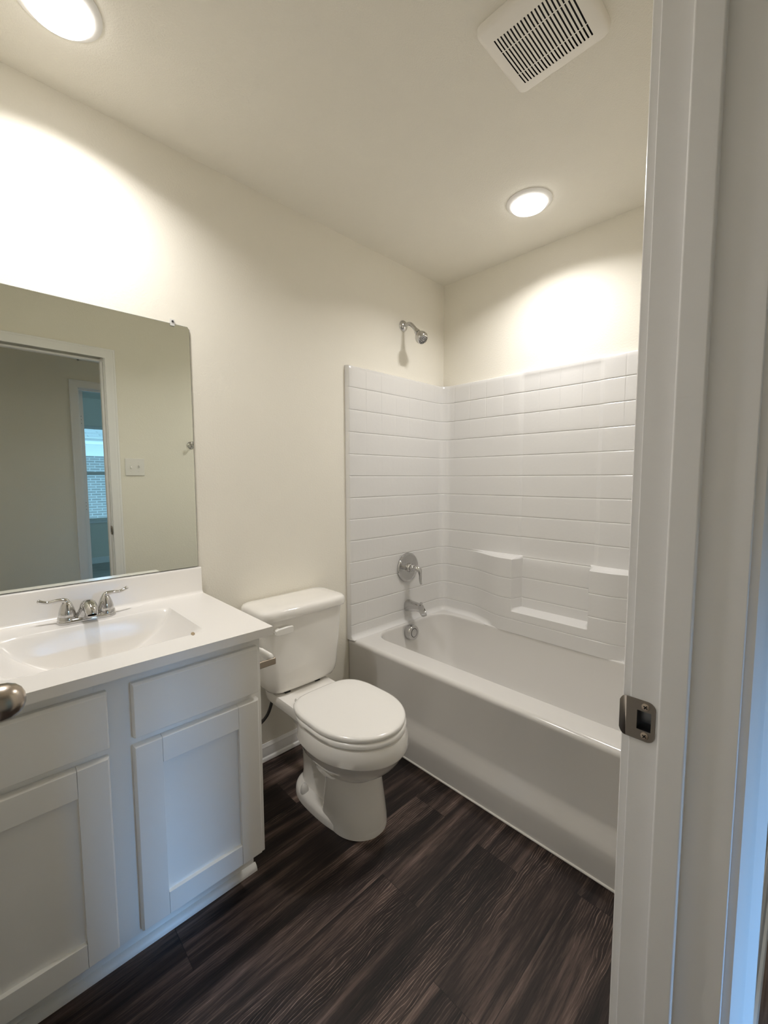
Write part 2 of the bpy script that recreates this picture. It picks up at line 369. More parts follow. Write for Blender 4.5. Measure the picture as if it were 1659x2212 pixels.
# bedroom window
wt = thing('window_1', (-0.80, YW, WZ0)); wt['kind'] = 'structure'
ya, yb = YW-0.10, YW-0.03
m = MB(); m.box(WX0, WX0+0.04, ya, yb, WZ0, WZ1); m.box(WX1-0.04, WX1, ya, yb, WZ0, WZ1); m.box(WX0, WX1, ya, yb, WZ0, WZ0+0.04); m.box(WX0, WX1, ya, yb, WZ1-0.04, WZ1)
m.build('window_frame', M['white'], wt, bevel=0.003)
m = MB(); m.box(WX0+0.04, WX1-0.04, ya+0.01, yb-0.015, 1.315, 1.365); m.build('meeting_rail', M['white'], wt, bevel=0.003)
m = MB(); m.box(WX0-0.03, WX1+0.03, YW-0.03, YW+0.02, WZ0-0.03, WZ0+0.002); m.build('window_sill', M['trim'], wt, bevel=0.003)
m = MB(); m.box(WX0+0.03, WX1-0.03, ya+0.03, ya+0.034, WZ0+0.03, 1.33); m.build('pane', M['glass'], wt)
m = MB(); m.box(WX0+0.03, WX1-0.03, ya+0.015, ya+0.019, 1.35, WZ1-0.03); m.build('pane', M['glass'], wt)

wt = thing('added_window_2', (2.0, -4.5, 0.625)); wt['kind'] = 'structure'  # unseen side window, added to brighten the bedroom
m = MB(); m.box(2.02, 2.08, -5.3, -5.26, 0.625, 2.04); m.box(2.02, 2.08, -3.74, -3.7, 0.625, 2.04); m.box(2.02, 2.08, -5.3, -3.7, 0.625, 0.665); m.box(2.02, 2.08, -5.3, -3.7, 2.0, 2.04); m.box(2.03, 2.07, -5.26, -3.74, 1.315, 1.365)
m.build('window_frame', M['white'], wt, bevel=0.003)
m = MB(); m.box(2.045, 2.049, -5.27, -3.73, 0.655, 2.01); m.build('pane', M['glass'], wt)
# neighbour's house outside the bedroom window
nh = thing('neighbour_house', (0, -10.0, -3.0), 'brick house next door with pale shingle roof, seen through bedroom window', 'house')
m = MB(); m.box(-9, 9, -10.6, -10.0, -3.0, 1.78); m.build('brick_wall', M['brick'], nh, smooth=False)
m = MB(); m.box(-9, 9, -10.0, -9.97, 1.78, 2.02); m.box(-9.3, 9.3, -10.0, -9.58, 2.02, 2.05); m.box(-9.3, 9.3, -9.60, -9.57, 2.02, 2.17); m.build('fascia', M['extwhite'], nh, smooth=False)
m = MB(); m.add([(-9.4,-9.55,2.15),(9.4,-9.55,2.15),(9.4,-12.6,3.15),(-9.4,-12.6,3.15),(-9.4,-9.55,2.10),(9.4,-9.55,2.10),(9.4,-12.6,3.05),(-9.4,-12.6,3.05)], [(0,1,2,3),(7,6,5,4),(0,4,5,1),(1,5,6,2),(2,6,7,3),(3,7,4,0)])
m.build('roof', M['shingle'], nh, smooth=False)
m = MB()
for a in ((-1.62,-0.62,0.92,1.0),(-1.62,-0.62,1.62,1.72),(-1.62,-1.54,0.92,1.72),(-0.72,-0.62,0.92,1.72)): m.box(a[0], a[1], -10.0, -9.94, a[2], a[3])
nw = m.build('window_frame', M['extwhite'], nh, smooth=False)
m = MB(); m.box(-1.55, -0.70, -9.99, -9.975, 0.98, 1.64); m.build('pane', M['rubber'], nw, smooth=False)

# ------------------------------------------------------------------ tub and surround
t = 0.028; XB = -0.795; R_C = 0.060; TOP = 1.820; RIM = 0.416
def wall_path():
    """plan points (x, y, nx, ny, region, coordinate)"""
    out = []
    def span(a, b, marks, step=0.022):
        s = set()
        n = max(2, int(abs(b-a)/step))
        for i in range(n+1): s.add(round(a+(b-a)*i/n, 5))
        for mk in marks:
            for dlt in (-0.006, -0.0035, -0.0015, 0, 0.0015, 0.0035, 0.006):
                q = mk+dlt
                if min(a,b) < q < max(a,b): s.add(round(q, 5))
        return sorted(s, reverse=b < a)
    for x in span(XB+0.006, -t-R_C, PCOLS): out.append((x, -t, 0, -1, 'p', x))
    for i in range(1, 8):
        a = math.pi/2*i/8; out.append((-t-R_C+R_C*math.sin(a), -t-R_C+R_C*math.cos(a), -math.sin(a), -math.cos(a), 'c', 0))
    ends = BCOLS
    ys = set(span(-t-R_C, YF+t+R_C, ends))
    for k in range(0, 30): ys.add(round(-0.545-0.0016*k, 5)); ys.add(round(-0.965+0.0016*k, 5))
    for y in sorted(ys, reverse=True): out.append((-t, y, -1, 0, 'b', y))
    for i in range(1, 8):
        a = math.pi/2*i/8; out.append((-t-R_C+R_C*math.cos(a), YF+t+R_C-R_C*math.sin(a), -math.cos(a), math.sin(a), 'c', 0))
    for x in span(-t-R_C, XB+0.006, PCOLS, 0.03): out.append((x, YF+t, 0, 1, 'p', x))
    return out
PCOLS = [-0.682-(-0.111)*k for k in range(6)]
BCOLS = [-0.107-0.111*k for k in range(4)] + [-0.645, -0.755, -0.865] + [-1.057-0.111*k for k in range(4)]
ROWS = [1.712-0.1114*k for k in range(12)]
def groove(v, marks, w, d):
    g = 0
    for mk in marks:
        q = abs(v-mk)
        if q < w: g = max(g, d*(0.5+0.5*math.cos(math.pi*q/w)))
    return g
def offs(reg, c, z):
    o = -groove(z, ROWS, 0.0036, 0.0026)
    gv = 0.00012+0.0011*sstep(1.45, 1.68, z)
    if reg == 'p': o -= groove(c, PCOLS, 0.0038, gv*(0.5 if c > -0.55 else 1))
    if reg == 'b':
        S_ = sstep(-0.235, -0.50, c)*sstep(-1.29, -1.02, c)
        C_ = 1-lin(0.815, 0.830, z)
        N_ = min(lin(-0.553, -0.577, c), lin(-0.954, -0.931, c))*lin(0.530, 0.546, z)
        F_ = S_*C_*(1-N_)
        o -= groove(c, BCOLS, 0.0038, gv)*(1-F_)
        rec = min(lin(-0.540, -0.562, c), lin(-0.966, -0.944, c))
        o += 0.074*F_ - 0.007*rec*lin(0.80, 0.84, z)
    # fillet down on to the deck
    r = 0.026
    if z < RIM+r and not (reg == 'b' and c < -0.40 and c > -1.12): q = RIM+r-z; o += r-math.sqrt(max(0, r*r-q*q))
    return o
zs = set()
for i in range(65): zs.add(round(RIM+(TOP-RIM)*i/64, 5))
for r in ROWS:
    for dlt in (-0.0045, -0.003, -0.0015, 0, 0.0015, 0.003, 0.0045): zs.add(round(r+dlt, 5))
for k in range(14): zs.add(round(0.812+0.0015*k, 5)); zs.add(round(0.528+0.0015*k, 5))
for k in range(9): zs.add(round(RIM+0.026*(1-math.cos(math.pi/2*k/8)), 5))
zs = [z for z in sorted(zs) if z <= TOP-0.010]
zs = [RIM-0.004] + zs
path = wall_path()
loops = []
def ring(z, extra=None, endback=0.0):
    l = []
    for i, (x, y, nx, ny, rg, c) in enumerate(path):
        o = offs(rg, c, max(z, RIM)) if extra is None else extra
        l.append((x+nx*o, y+ny*o, z))
    # returns back to the wall at both free ends (rounded edge)
    e = offs('p', 0.5, max(z, RIM)) if extra is None else extra
    y0 = -t-e; y1 = YF+t+e
    a = [(XB-0.004, -0.0005, z), (XB-0.002, y0+0.010, z), (XB, y0+0.004, z), (XB+0.002, y0+0.001, z)]
    b = [(XB+0.002, y1-0.001, z), (XB, y1-0.004, z), (XB-0.002, y1-0.010, z), (XB-0.004, YF+0.0005, z)]
    return a+l+b
for z in zs: loops.append(ring(z))
for k in range(1, 5):
    a = math.pi/2*k/4; loops.append(ring(TOP-0.010+0.010*math.sin(a), extra=-0.010*(1-math.cos(a))))
loops.append(ring(TOP, extra=-t+0.001))
m = MB(); m.loft(loops, False, False, close=False)
sur = tag(m.build('shower_surround', M['gel'], ang=60), 'white moulded tile-pattern surround panels above the bathtub', 'shower surround')

def rrect(x0, x1, y0, y1, r, z, n=12, m_=14):
    """rounded rectangle loop, m_ points along each straight side"""
    p = []
    cs = [(x1-r, y1-r, 0), (x0+r, y1-r, 90), (x0+r, y0+r, 180), (x1-r, y0+r, 270)]
    for i, (cx, cy, a0) in enumerate(cs):
        for k in range(n+1):
            a = math.radians(a0+90*k/n); p.append((cx+r*math.cos(a), cy+r*math.sin(a)))
        nx_, ny_, na = cs[(i+1) % 4]
        a = math.radians(na); q = (nx_+r*math.cos(a), ny_+r*math.sin(a)); s0 = p[-1]
        for k in range(1, m_): p.append((s0[0]+(q[0]-s0[0])*k/m_, s0[1]+(q[1]-s0[1])*k/m_))
    return [(x, y, z) for x, y in p]
tub = thing('bathtub', (-0.40, -0.762, FZ), 'white alcove bathtub with a long smooth front apron', 'bathtub')
m = MB()
ty0, ty1 = YF+0.003, -0.003
RX = -0.794          # rim nose
L = []
# from basin floor up to the deck, over the nose, down the apron
def bl(x0, x1, y0, y1, r, z): L.append(rrect(x0, x1, y0, y1, r, z))
bl(-0.54, -0.24, -1.25, -0.30, 0.10, 0.075)
bl(-0.58, -0.20, -1.33, -0.20, 0.11, 0.082)
bl(-0.612, -0.165, -1.385, -0.135, 0.12, 0.115)
bl(-0.630, -0.145, -1.41, -0.105, 0.12, 0.18)
bl(-0.650, -0.116, -1.435, -0.082, 0.115, 0.28)
bl(-0.662, -0.104, -1.450, -0.066, 0.11, 0.36)
for k in range(0, 7):
    a = math.pi/2*k/6; r = 0.016
    e = r*(1-math.cos(a)); L_x = 0.664+e
    bl(-(0.664+e), -0.100+e*0.3, -(1.456+e), -0.062+e, 0.105+e, RIM-r+r*math.sin(a))
def outer(x0, r, z): L.append(rrect(x0, -0.004, ty0, ty1, r, z))
rn = 0.022
outer(RX+rn, 0.004, RIM)
for k in range(1, 7):
    a = math.pi/2*k/6; outer(RX+rn-rn*math.sin(a), 0.004, RIM-rn*(1-math.cos(a)))
outer(RX+0.002, 0.004, RIM-0.030)
outer(RX+0.004, 0.004, 0.25)
outer(RX+0.003, 0.004, 0.165)
outer(RX-0.001, 0.004, 0.150); outer(RX-0.009, 0.004, 0.136); outer(RX-0.023, 0.004, 0.112); outer(RX-0.031, 0.004, 0.098); outer(RX-0.034, 0.004, 0.088)
outer(RX-0.035, 0.004, 0.06); outer(RX-0.036, 0.004, FZ+0.002)
m.loft(L, True, False)
m.build('tub_shell', M['tub'], tub, ang=50)
m = MB(); m.tube([(RX-0.037, -0.02, FZ+0.004), (RX-0.037, -0.75, FZ+0.004), (RX-0.037, -1.515, FZ+0.004)], 0.0045, 8); m.build('caulk_bead', M['caulk'], tub)
m = MB(); oc = (-0.388, -0.078, 0.363); oa = (0, -1, 0.08)
m.lathe([(0.043,-0.010),(0.0445,0.014),(0.043,0.022),(0.040,0.026),(0.026,0.0275),(0.0265,0.0262)], oc, oa, 48); ov = m.build('overflow_cover', M['chrome'], tub)
m = MB(); m.lathe([(0.027,0.020),(0.027,0.0268)], oc, oa, 40); m.build('gasket', M['rubber'], ov)
m = MB(); m.lathe([(0.0225,0.020),(0.0225,0.0285),(0.020,0.0295),(0.0005,0.030)], oc, oa, 40); m.build('overflow_button', M['chrome'], ov)

# tub spout
ts = thing('tub_spout', (-0.360, -t, 0.50), 'chrome tub spout with a pull-up diverter, below the shower valve', 'tub spout')
m = MB()
def sp_loop(y, zc, hw, hh, n=28, pw=2.6, tilt=0):
    l = []
    for k in range(n):
        a = 2*math.pi*k/n; c, s = math.cos(a), math.sin(a)
        l.append((-0.360+hw*math.copysign(abs(c)**(2/pw), c), y+tilt*math.copysign(abs(s)**(2/pw), s), zc+hh*math.copysign(abs(s)**(2/pw), s)))
    return l
m.loft([sp_loop(-t+0.002, 0.505, 0.031, 0.032), sp_loop(-t-0.004, 0.505, 0.033, 0.034), sp_loop(-0.060, 0.507, 0.030, 0.030), sp_loop(-0.095, 0.510, 0.027, 0.024, pw=3),
        sp_loop(-0.120, 0.511, 0.0255, 0.021, pw=3.2), sp_loop(-0.134, 0.508, 0.025, 0.022, pw=3.4, tilt=0.007), sp_loop(-0.143, 0.498, 0.0245, 0.022, pw=3.6, tilt=0.014), sp_loop(-0.146, 0.484, 0.024, 0.016, pw=3.8, tilt=0.016)])
m.build('spout_body', M['chrome'], ts, ang=50)
m = MB(); m.lathe([(0.0035,0),(0.0035,0.010),(0.0075,0.012),(0.0085,0.015),(0.0075,0.019),(0.004,0.0205)], (-0.360, -0.130, 0.524), (0,-0.25,1), 20); m.build('diverter_knob', M['chrome'], ts)

# shower valve
VX, VZ = -0.365, 0.735
sv = thing('shower_valve', (VX, -t, VZ-0.085), 'round chrome shower valve plate with a curved lever', 'shower valve')
m = MB(); m.lathe([(0.0,0.0),(0.085,0.0),(0.0855,0.006),(0.083,0.011),(0.078,0.0125),(0.072,0.0095),(0.066,0.009),(0.03,0.013),(0.024,0.014)], (VX, -t, VZ), (0,-1,0), 64); m.build('escutcheon', M['chrome'], sv, ang=40)
m = MB(); m.lathe([(0.027,0.010),(0.025,0.030),(0.022,0.034),(0.0215,0.058),(0.019,0.062)], (VX, -t, VZ), (0,-1,0), 40); hub = m.build('hub', M['chrome'], sv)
m = MB(); m.tube([(VX, -t-0.055, VZ), (VX, -t-0.078, VZ+0.004), (VX+0.002, -t-0.093, VZ-0.006), (VX+0.004, -t-0.099, VZ-0.035), (VX+0.005, -t-0.099, VZ-0.066), (VX+0.006, -t-0.104, VZ-0.086)], [0.0205,0.0195,0.0155,0.0095,0.0085,0.006], 20, 0.85, 8); m.build('lever', M['chrome'], sv, ang=60)

# shower head
SX, SZ = -0.372, 2.112
sh = thing('showerhead', (SX, 0, 1.96), 'small chrome shower head on a bent arm above the surround', 'shower head')
m = MB(); m.lathe([(0.0,0.0005),(0.031,0.0005),(0.0305,0.004),(0.026,0.011),(0.017,0.016),(0.0108,0.018)], (SX, 0, SZ), (0,-1,0), 44); m.build('flange', M['chrome'], sh)
m = MB(); m.tube([(SX,-0.002,SZ),(SX,-0.030,SZ+0.002),(SX,-0.052,SZ-0.001),(SX,-0.074,SZ-0.018),(SX,-0.102,SZ-0.050)], 0.0105, 20); m.build('arm', M['chrome'], sh, ang=60)
hd = Vector((0, -0.62, -0.78)).normalized(); hb = Vector((SX, -0.096, SZ-0.043))
m = MB(); m.lathe([(0.0125,0),(0.0125,0.012),(0.0165,0.014),(0.0165,0.026),(0.013,0.030)], hb, hd, 8); m.build('collar', M['chrome'], sh, ang=25)
m = MB(); m.lathe([(0.011,0.026),(0.014,0.030),(0.025,0.040),(0.0325,0.054),(0.0345,0.066),(0.0335,0.074),(0.030,0.082),(0.026,0.086),(0.012,0.089),(0.0005,0.090)], hb, hd, 44); hdo = m.build('head', M['chrome'], sh, ang=50)
e1 = hd.cross(Vector((1,0,0))).normalized(); e2 = hd.cross(e1)
m = MB()
for rr, nn in ((0.008, 6), (0.0155, 11), (0.0225, 16)):
    for k in range(nn):
        a = 2*math.pi*k/nn; q = hb+hd*(0.0865 if rr < 0.02 else 0.0845)+(e1*math.cos(a)+e2*math.sin(a))*rr
        m.lathe([(0.0019,0),(0.0016,0.006)], q, hd, 8)
m.build('nozzles', M['rubber'], hdo)

# ------------------------------------------------------------------ vanity
VXL, VXR = -2.338, -1.578
van = thing('vanity_cabinet', (-1.96, -0.28, FZ), 'grey-white shaker vanity cabinet under the sink', 'vanity cabinet')
CZ0, CZ1 = 0.095, 0.786
m = MB(); m.box(VXL, VXL+0.016, -0.522, -0.004, CZ0, CZ1); m.box(VXR-0.016, VXR, -0.522, -0.004, CZ0, CZ1); m.box(VXL+0.016, VXR-0.016, -0.522, -0.004, CZ0, CZ0+0.016); m.box(VXL+0.016, VXR-0.016, -0.014, -0.004, CZ0+0.016, CZ1)
m.box(VXL, VXR-0.004, -0.470, -0.455, FZ, CZ0); m.box(VXR-0.020, VXR-0.004, -0.455, -0.004, FZ, CZ0); m.build('cabinet_box', M['cab'], van, bevel=0.001)
m = MB(); yA, yB = -0.541, -0.522
m.box(VXL, VXL+0.04, yA, yB, CZ0, CZ1); m.box(VXR-0.04, VXR, yA, yB, CZ0, CZ1); m.box(-1.998, -1.905, yA, yB, CZ0, CZ1)
m.box(VXL, VXR, yA+0.0004, yB, CZ1-0.05, CZ1); m.box(VXL, VXR, yA+0.0004, yB, 0.585, 0.635); m.box(VXL, VXR, yA+0.0004, yB, CZ0, CZ0+0.04)
m.build('face_frame', M['cab'], van, bevel=0.0008)
def slab(name, x0, x1, z0, z1):
    q = MB(); yb, ym, yf = -0.5415, -0.5540, -0.5610; e = 0.006
    q.loft([[(x0,yb,z0),(x1,yb,z0),(x1,yb,z1),(x0,yb,z1)], [(x0,ym,z0),(x1,ym,z0),(x1,ym,z1),(x0,ym,z1)], [(x0+e*.5,yf,z0+e*.3),(x1-e*.5,yf,z0+e*.3),(x1-e*.5,yf,z1-e),(x0+e*.5,yf,z1-e)]])
    return q.build(name, M['cab'], van, bevel=0.0012)
def shaker(x0, x1, z0, z1):
    s = 0.064; yb, yf = -0.5415, -0.5605; e = 0.004
    q = MB()
    def member(a0, a1, c0, c1, top=0, left=0, right=0, bot=0):
        q.loft([[(a0,yb,c0),(a1,yb,c0),(a1,yb,c1),(a0,yb,c1)], [(a0,yf+0.006,c0),(a1,yf+0.006,c0),(a1,yf+0.006,c1),(a0,yf+0.006,c1)], [(a0+left,yf,c0+bot),(a1-right,yf,c0+bot),(a1-right,yf,c1-top),(a0+left,yf,c1-top)]])
    member(x0, x0+s, z0, z1, top=e, left=e, bot=e); member(x1-s, x1, z0, z1, top=e, right=e, bot=e)
    g = 0.0007
    member(x0+s+g, x1-s-g, z1-s-0.004, z1, top=e); member(x0+s+g, x1-s-g, z0, z0+s, bot=e)
    o = q.build('door', M['cab'], van, bevel=0.0006)
    q = MB(); q.box(x0+s-0.004, x1-s+0.004, -0.549, -0.543, z0+s-0.004, z1-s+0.004); q.build('panel', M['cab'], o)
    return o
slab('drawer_front', -1.9235, -1.592, 0.621, 0.760); slab('drawer_front', -2.306, -1.974, 0.621, 0.760)
shaker(-1.9255, -1.594, 0.108, 0.601); shaker(-2.308, -1.976, 0.108, 0.601)
m = MB(); pr = [(0,0)] + [(0.020*math.cos(math.pi/2*k/8), 0.020*math.sin(math.pi/2*k/8)) for k in range(9)]
m.loft([[(x, -0.4700-dd*0.85, FZ+0.001+z*0.95) for dd, z in pr] for x in (VXL, VXR)])
m.build('toe_moulding', M['cab'], van, ang=25)

# vanity top with moulded basin
vt = thing('countertop', (-1.945, -0.28, CZ1), 'white cultured-marble vanity top with a moulded sink and backsplash', 'vanity top')
TX0, TX1, TYF, TZ = -2.345, -1.546, -0.5675, 0.8118
SCX, SHW, SY0, SY1 = -1.932, 0.226, -0.468, -0.138
def sink_z(x, y):
    u_ = abs(x-SCX)/SHW
    if u_ >= 1 or y <= SY0 or y >= SY1: return 0
    g = (1-u_**2.0)**0.85
    hb_ = sstep(0, 0.040, SY1-y); hf = sstep(0, 0.10, y-SY0)
    return 0.135*g*hb_*hf
xs_ = sorted(set([round(TX0+(TX1-TX0)*i/90, 5) for i in range(91)] + [SCX-SHW, SCX+SHW] + [round(SCX-SHW+0.004*i, 5) for i in range(10)] + [round(SCX+SHW-0.004*i, 5) for i in range(10)]))
ys_ = sorted(set([round(TYF+(0-TYF)*i/70, 5) for i in range(71)] + [SY0, SY1] + [round(SY1-0.003*i, 5) for i in range(15)]))
m = MB(); nx = len(xs_); ny = len(ys_)
top = [(x, y, TZ-sink_z(x, y)) for y in ys_ for x in xs_]
fs = [(j*nx+i, j*nx+i+1, (j+1)*nx+i+1, (j+1)*nx+i) for j in range(ny-1) for i in range(nx-1)]
m.add(top, fs)
zb = CZ1+0.0005
per = [(x, ys_[0]) for x in xs_] + [(xs_[-1], y) for y in ys_[1:]] + [(x, ys_[-1]) for x in reversed(xs_[:-1])] + [(xs_[0], y) for y in reversed(ys_[1:-1])]
a_ = [(x, y, TZ) for x, y in per]; b_ = [(x, y, zb) for x, y in per]
m.loft([b_, a_], False, False)
ct = m.build('counter_slab', M['marble'], vt, ang=60); weld(ct)
for e in ct.data.edges: pass
m = MB(); m.lathe([(0.0,0),(0.022,0),(0.022,0.002),(0.016,0.003),(0.0005,0.001)], (SCX, -0.28, TZ-0.134), (0,0,1), 32); m.build('drain', M['chrome'], vt)
m = MB()
pr = [(0,TZ-0.001),(0.034,TZ-0.001),(0.029,TZ+0.0015),(0.0245,TZ+0.005),(0.022,TZ+0.010),(0.021,0.9035),(0.019,0.9085),(0.016,0.9105),(0,0.9105)]
m.loft([[(x, -0.001-d, z) for d, z in pr] for x in (TX0, TX1)])
m.build('backsplash', M['marble'], vt, ang=30)

# faucet
FX, FY, F0 = -1.932, -0.088, TZ
fc = thing('faucet', (FX, FY, F0), 'two-handle chrome centerset faucet behind the sink', 'faucet')
m = MB()
def stad(hx, hy, z, n=40):
    l = []
    for k in range(n):
        a = 2*math.pi*k/n; c, s = math.cos(a), math.sin(a); l.append((FX+(hx-hy)*(1 if c > 0 else -1)*(1 if abs(c) > 1e-6 else 0)+hy*c, FY+hy*s, z))
    return l
m.loft([stad(0.0785, 0.027, F0+0.0005), stad(0.0785, 0.027, F0+0.006), stad(0.077, 0.0255, F0+0.011), stad(0.074, 0.0225, F0+0.013)])
for sx in (-1, 1): m.lathe([(0.0262,0.004),(0.0262,0.016),(0.024,0.0205),(0.020,0.0215)], (FX+sx*0.051, FY, F0), (0,0,1), 40)
m.build('base_plate', M['chrome'], fc, ang=40)
m = MB()   # spout: broad skirt rising to a rounded nose
def spl(y, zc, hw, hh, n=28, drop=0.0):
    return [(FX+hw*math.cos(2*math.pi*k/n), y, zc+hh*math.sin(2*math.pi*k/n)) for k in range(n)]
m.loft([[(FX+rx*math.cos(2*math.pi*k/32), FY+yo+ry*math.sin(2*math.pi*k/32), F0+z) for k in range(32)] for z, rx, ry, yo in ((0.010,0.040,0.024,0.0),(0.018,0.033,0.024,-0.002),(0.030,0.0255,0.024,-0.006),(0.042,0.022,0.026,-0.014),(0.054,0.0205,0.028,-0.024),(0.062,0.018,0.025,-0.030),(0.067,0.012,0.017,-0.034),(0.0685,0.004,0.005,-0.036))])
m.tube([(FX, FY-0.010, F0+0.045), (FX, FY-0.045, F0+0.051), (FX, FY-0.070, F0+0.045), (FX, FY-0.081, F0+0.030)], [0.020,0.0195,0.0180,0.0150], 26)
spo = m.build('spout', M['chrome'], fc, ang=55)
m = MB(); m.lathe([(0.0115,0),(0.0115,0.004)], (FX, FY-0.0815, F0+0.0300), (0,-0.05,-1), 24); m.build('aerator', M['chrome'], spo)
for sx in (-1, 1):
    hx = FX+sx*0.051
    m = MB(); m.lathe([(0.0225,0.020),(0.0225,0.024),(0.0215,0.034),(0.0185,0.046),(0.0145,0.057),(0.0095,0.066),(0.004,0.070),(0.0005,0.071)], (hx, FY, F0), (0,0,1), 36); ho = m.build('handle', M['chrome'], fc, ang=50)
    m = MB(); m.tube([(hx-sx*0.006, FY, F0+0.056), (hx+sx*0.002, FY+0.001, F0+0.0685), (hx+sx*0.020, FY+0.004, F0+0.0715), (hx+sx*0.042, FY+0.009, F0+0.0690), (hx+sx*0.056, FY+0.012, F0+0.0720), (hx+sx*0.066, FY+0.014, F0+0.0765), (hx+sx*0.069, FY+0.0145, F0+0.078)], [0.009,0.0098,0.0076,0.0060,0.0064,0.0072,0.003], 16, 0.8)
    m.build('lever', M['chrome'], ho, ang=60)

m = MB(); fx, fy = -1.742, -0.462
m.loft([[(fx+0.0055*math.cos(2*math.pi*k/14)*sc + 0.008*math.sin(2*math.pi*k/14)*sc*0.4, fy+0.014*math.sin(2*math.pi*k/14)*sc, TZ+z) for k in range(14)] for z, sc in ((0.0002,1.0),(0.0010,0.95),(0.0016,0.6))])
tag(m.build('debris_fleck', M['fleck']), 'tiny tan fleck lying on the white vanity top right of the sink', 'fleck')

# mirror
m = MB(); mx0, mx1, mz0, mz1, ch = -2.335, -1.551, 0.9125, 1.8224, 0.010
out = [(mx0,mz0),(mx1,mz0),(mx1,mz1-ch),(mx1-ch*0.7,mz1),(mx0,mz1)]
def inset(e): return [(mx0+e,mz0+e),(mx1-e,mz0+e),(mx1-e,mz1-ch-e*0.3),(mx1-ch*0.7-e*0.5,mz1-e),(mx0+e,mz1-e)]
m.cur = 1; m.loft([[(x,-0.0008,z) for x, z in out], [(x,-0.0052,z) for x, z in out], [(x,-0.0062,z) for x, z in inset(0.0014)]], True, False)
m.cur = 0; m.add([(x,-0.0062,z) for x, z in inset(0.0014)], [(0,1,2,3,4)])
tag(m.build('wall_mirror', [M['mirror'], M['medge']], smooth=False), 'large frameless wall mirror above the vanity backsplash', 'mirror')
mc = thing('mirror_clip', (-1.612, -0.004, 1.812), 'small clear plastic clip holding the top edge of the mirror', 'clip')
m = MB(); m.box(-1.619, -1.604, -0.0105, -0.0068, 1.813, 1.832); m.box(-1.619, -1.604, -0.0070, -0.0006, 1.8232, 1.838); m.build('clip_body', M['acrylic'], mc, bevel=0.0012)
m = MB(); m.lathe([(0.004,0),(0.0035,0.002),(0.0005,0.0024)], (-1.6115, -0.0102, 1.829), (0,-1,0), 16); m.build('screw', M['steel'], mc)

# ------------------------------------------------------------------ toilet
TXC = -1.2015; TKC = -1.187
to = thing('toilet', (TXC, -0.38, FZ), 'white two-piece toilet with its round lid closed, beside the tub', 'toilet')
def egg(z, hw, yf, yb, yc, nb=2.0, nf=2.0, n=56, cx=TXC):
    l = []
    for k in range(n):
        a = 2*math.pi*k/n; c, s = math.cos(a), math.sin(a)
        e = nb if s > 0 else nf
        x = hw*math.copysign(abs(c)**(2/e), c); y = yc+((yb-yc) if s > 0 else (yc-yf))*math.copysign(abs(s)**(2/e), s)
        l.append((cx+x, y, z))
    return l
m = MB()
# pan: tall rim band with a crisp lower edge, then tucking in to the neck
m.loft([egg(0.150, 0.092, -0.615, -0.35, -0.50, 3), egg(0.180, 0.100, -0.632, -0.35, -0.50, 3), egg(0.195, 0.110, -0.650, -0.34, -0.50, 2.8), egg(0.222, 0.134, -0.686, -0.33, -0.51, 2.6), egg(0.252, 0.156, -0.716, -0.32, -0.51, 2.5), egg(0.280, 0.171, -0.736, -0.31, -0.52, 2.4),
        egg(0.2965, 0.1775, -0.7455, -0.30, -0.52, 2.4), egg(0.3005, 0.1805, -0.7490, -0.30, -0.52, 2.4), egg(0.305, 0.1815, -0.7500, -0.30, -0.53, 2.4), egg(0.330, 0.1795, -0.7475, -0.30, -0.53, 2.4), egg(0.350, 0.177, -0.7445, -0.30, -0.53, 2.4), egg(0.360, 0.173, -0.740, -0.30, -0.53, 2.4), egg(0.364, 0.165, -0.731, -0.305, -0.53, 2.4)])
# conical pedestal front
m.loft([egg(FZ+0.001, 0.106, -0.664, -0.440, -0.54, 7), egg(0.02, 0.105, -0.662, -0.445, -0.54, 7), egg(0.08, 0.101, -0.650, -0.455, -0.54, 7), egg(0.14, 0.097, -0.638, -0.46, -0.54, 7), egg(0.195, 0.095, -0.632, -0.46, -0.54, 6), egg(0.215, 0.095, -0.62, -0.46, -0.54, 6)])
# trapway and deck under the tank
m.loft([egg(FZ+0.02, 0.080, -0.56, -0.235, -0.40, 3), egg(0.05, 0.066, -0.56, -0.235, -0.40, 3), egg(0.12, 0.058, -0.56, -0.22, -0.40, 3), egg(0.22, 0.066, -0.56, -0.20, -0.40, 3), egg(0.28, 0.090, -0.56, -0.14, -0.38, 4), egg(0.320, 0.116, -0.56, -0.07, -0.36, 6)])
m.loft([egg(0.312, 0.112, -0.50, -0.065, -0.30, 7, 4), egg(0.322, 0.124, -0.50, -0.058, -0.30, 7, 4), egg(0.356, 0.130, -0.50, -0.055, -0.30, 7, 4), egg(0.366, 0.126, -0.50, -0.058, -0.30, 7, 4)])
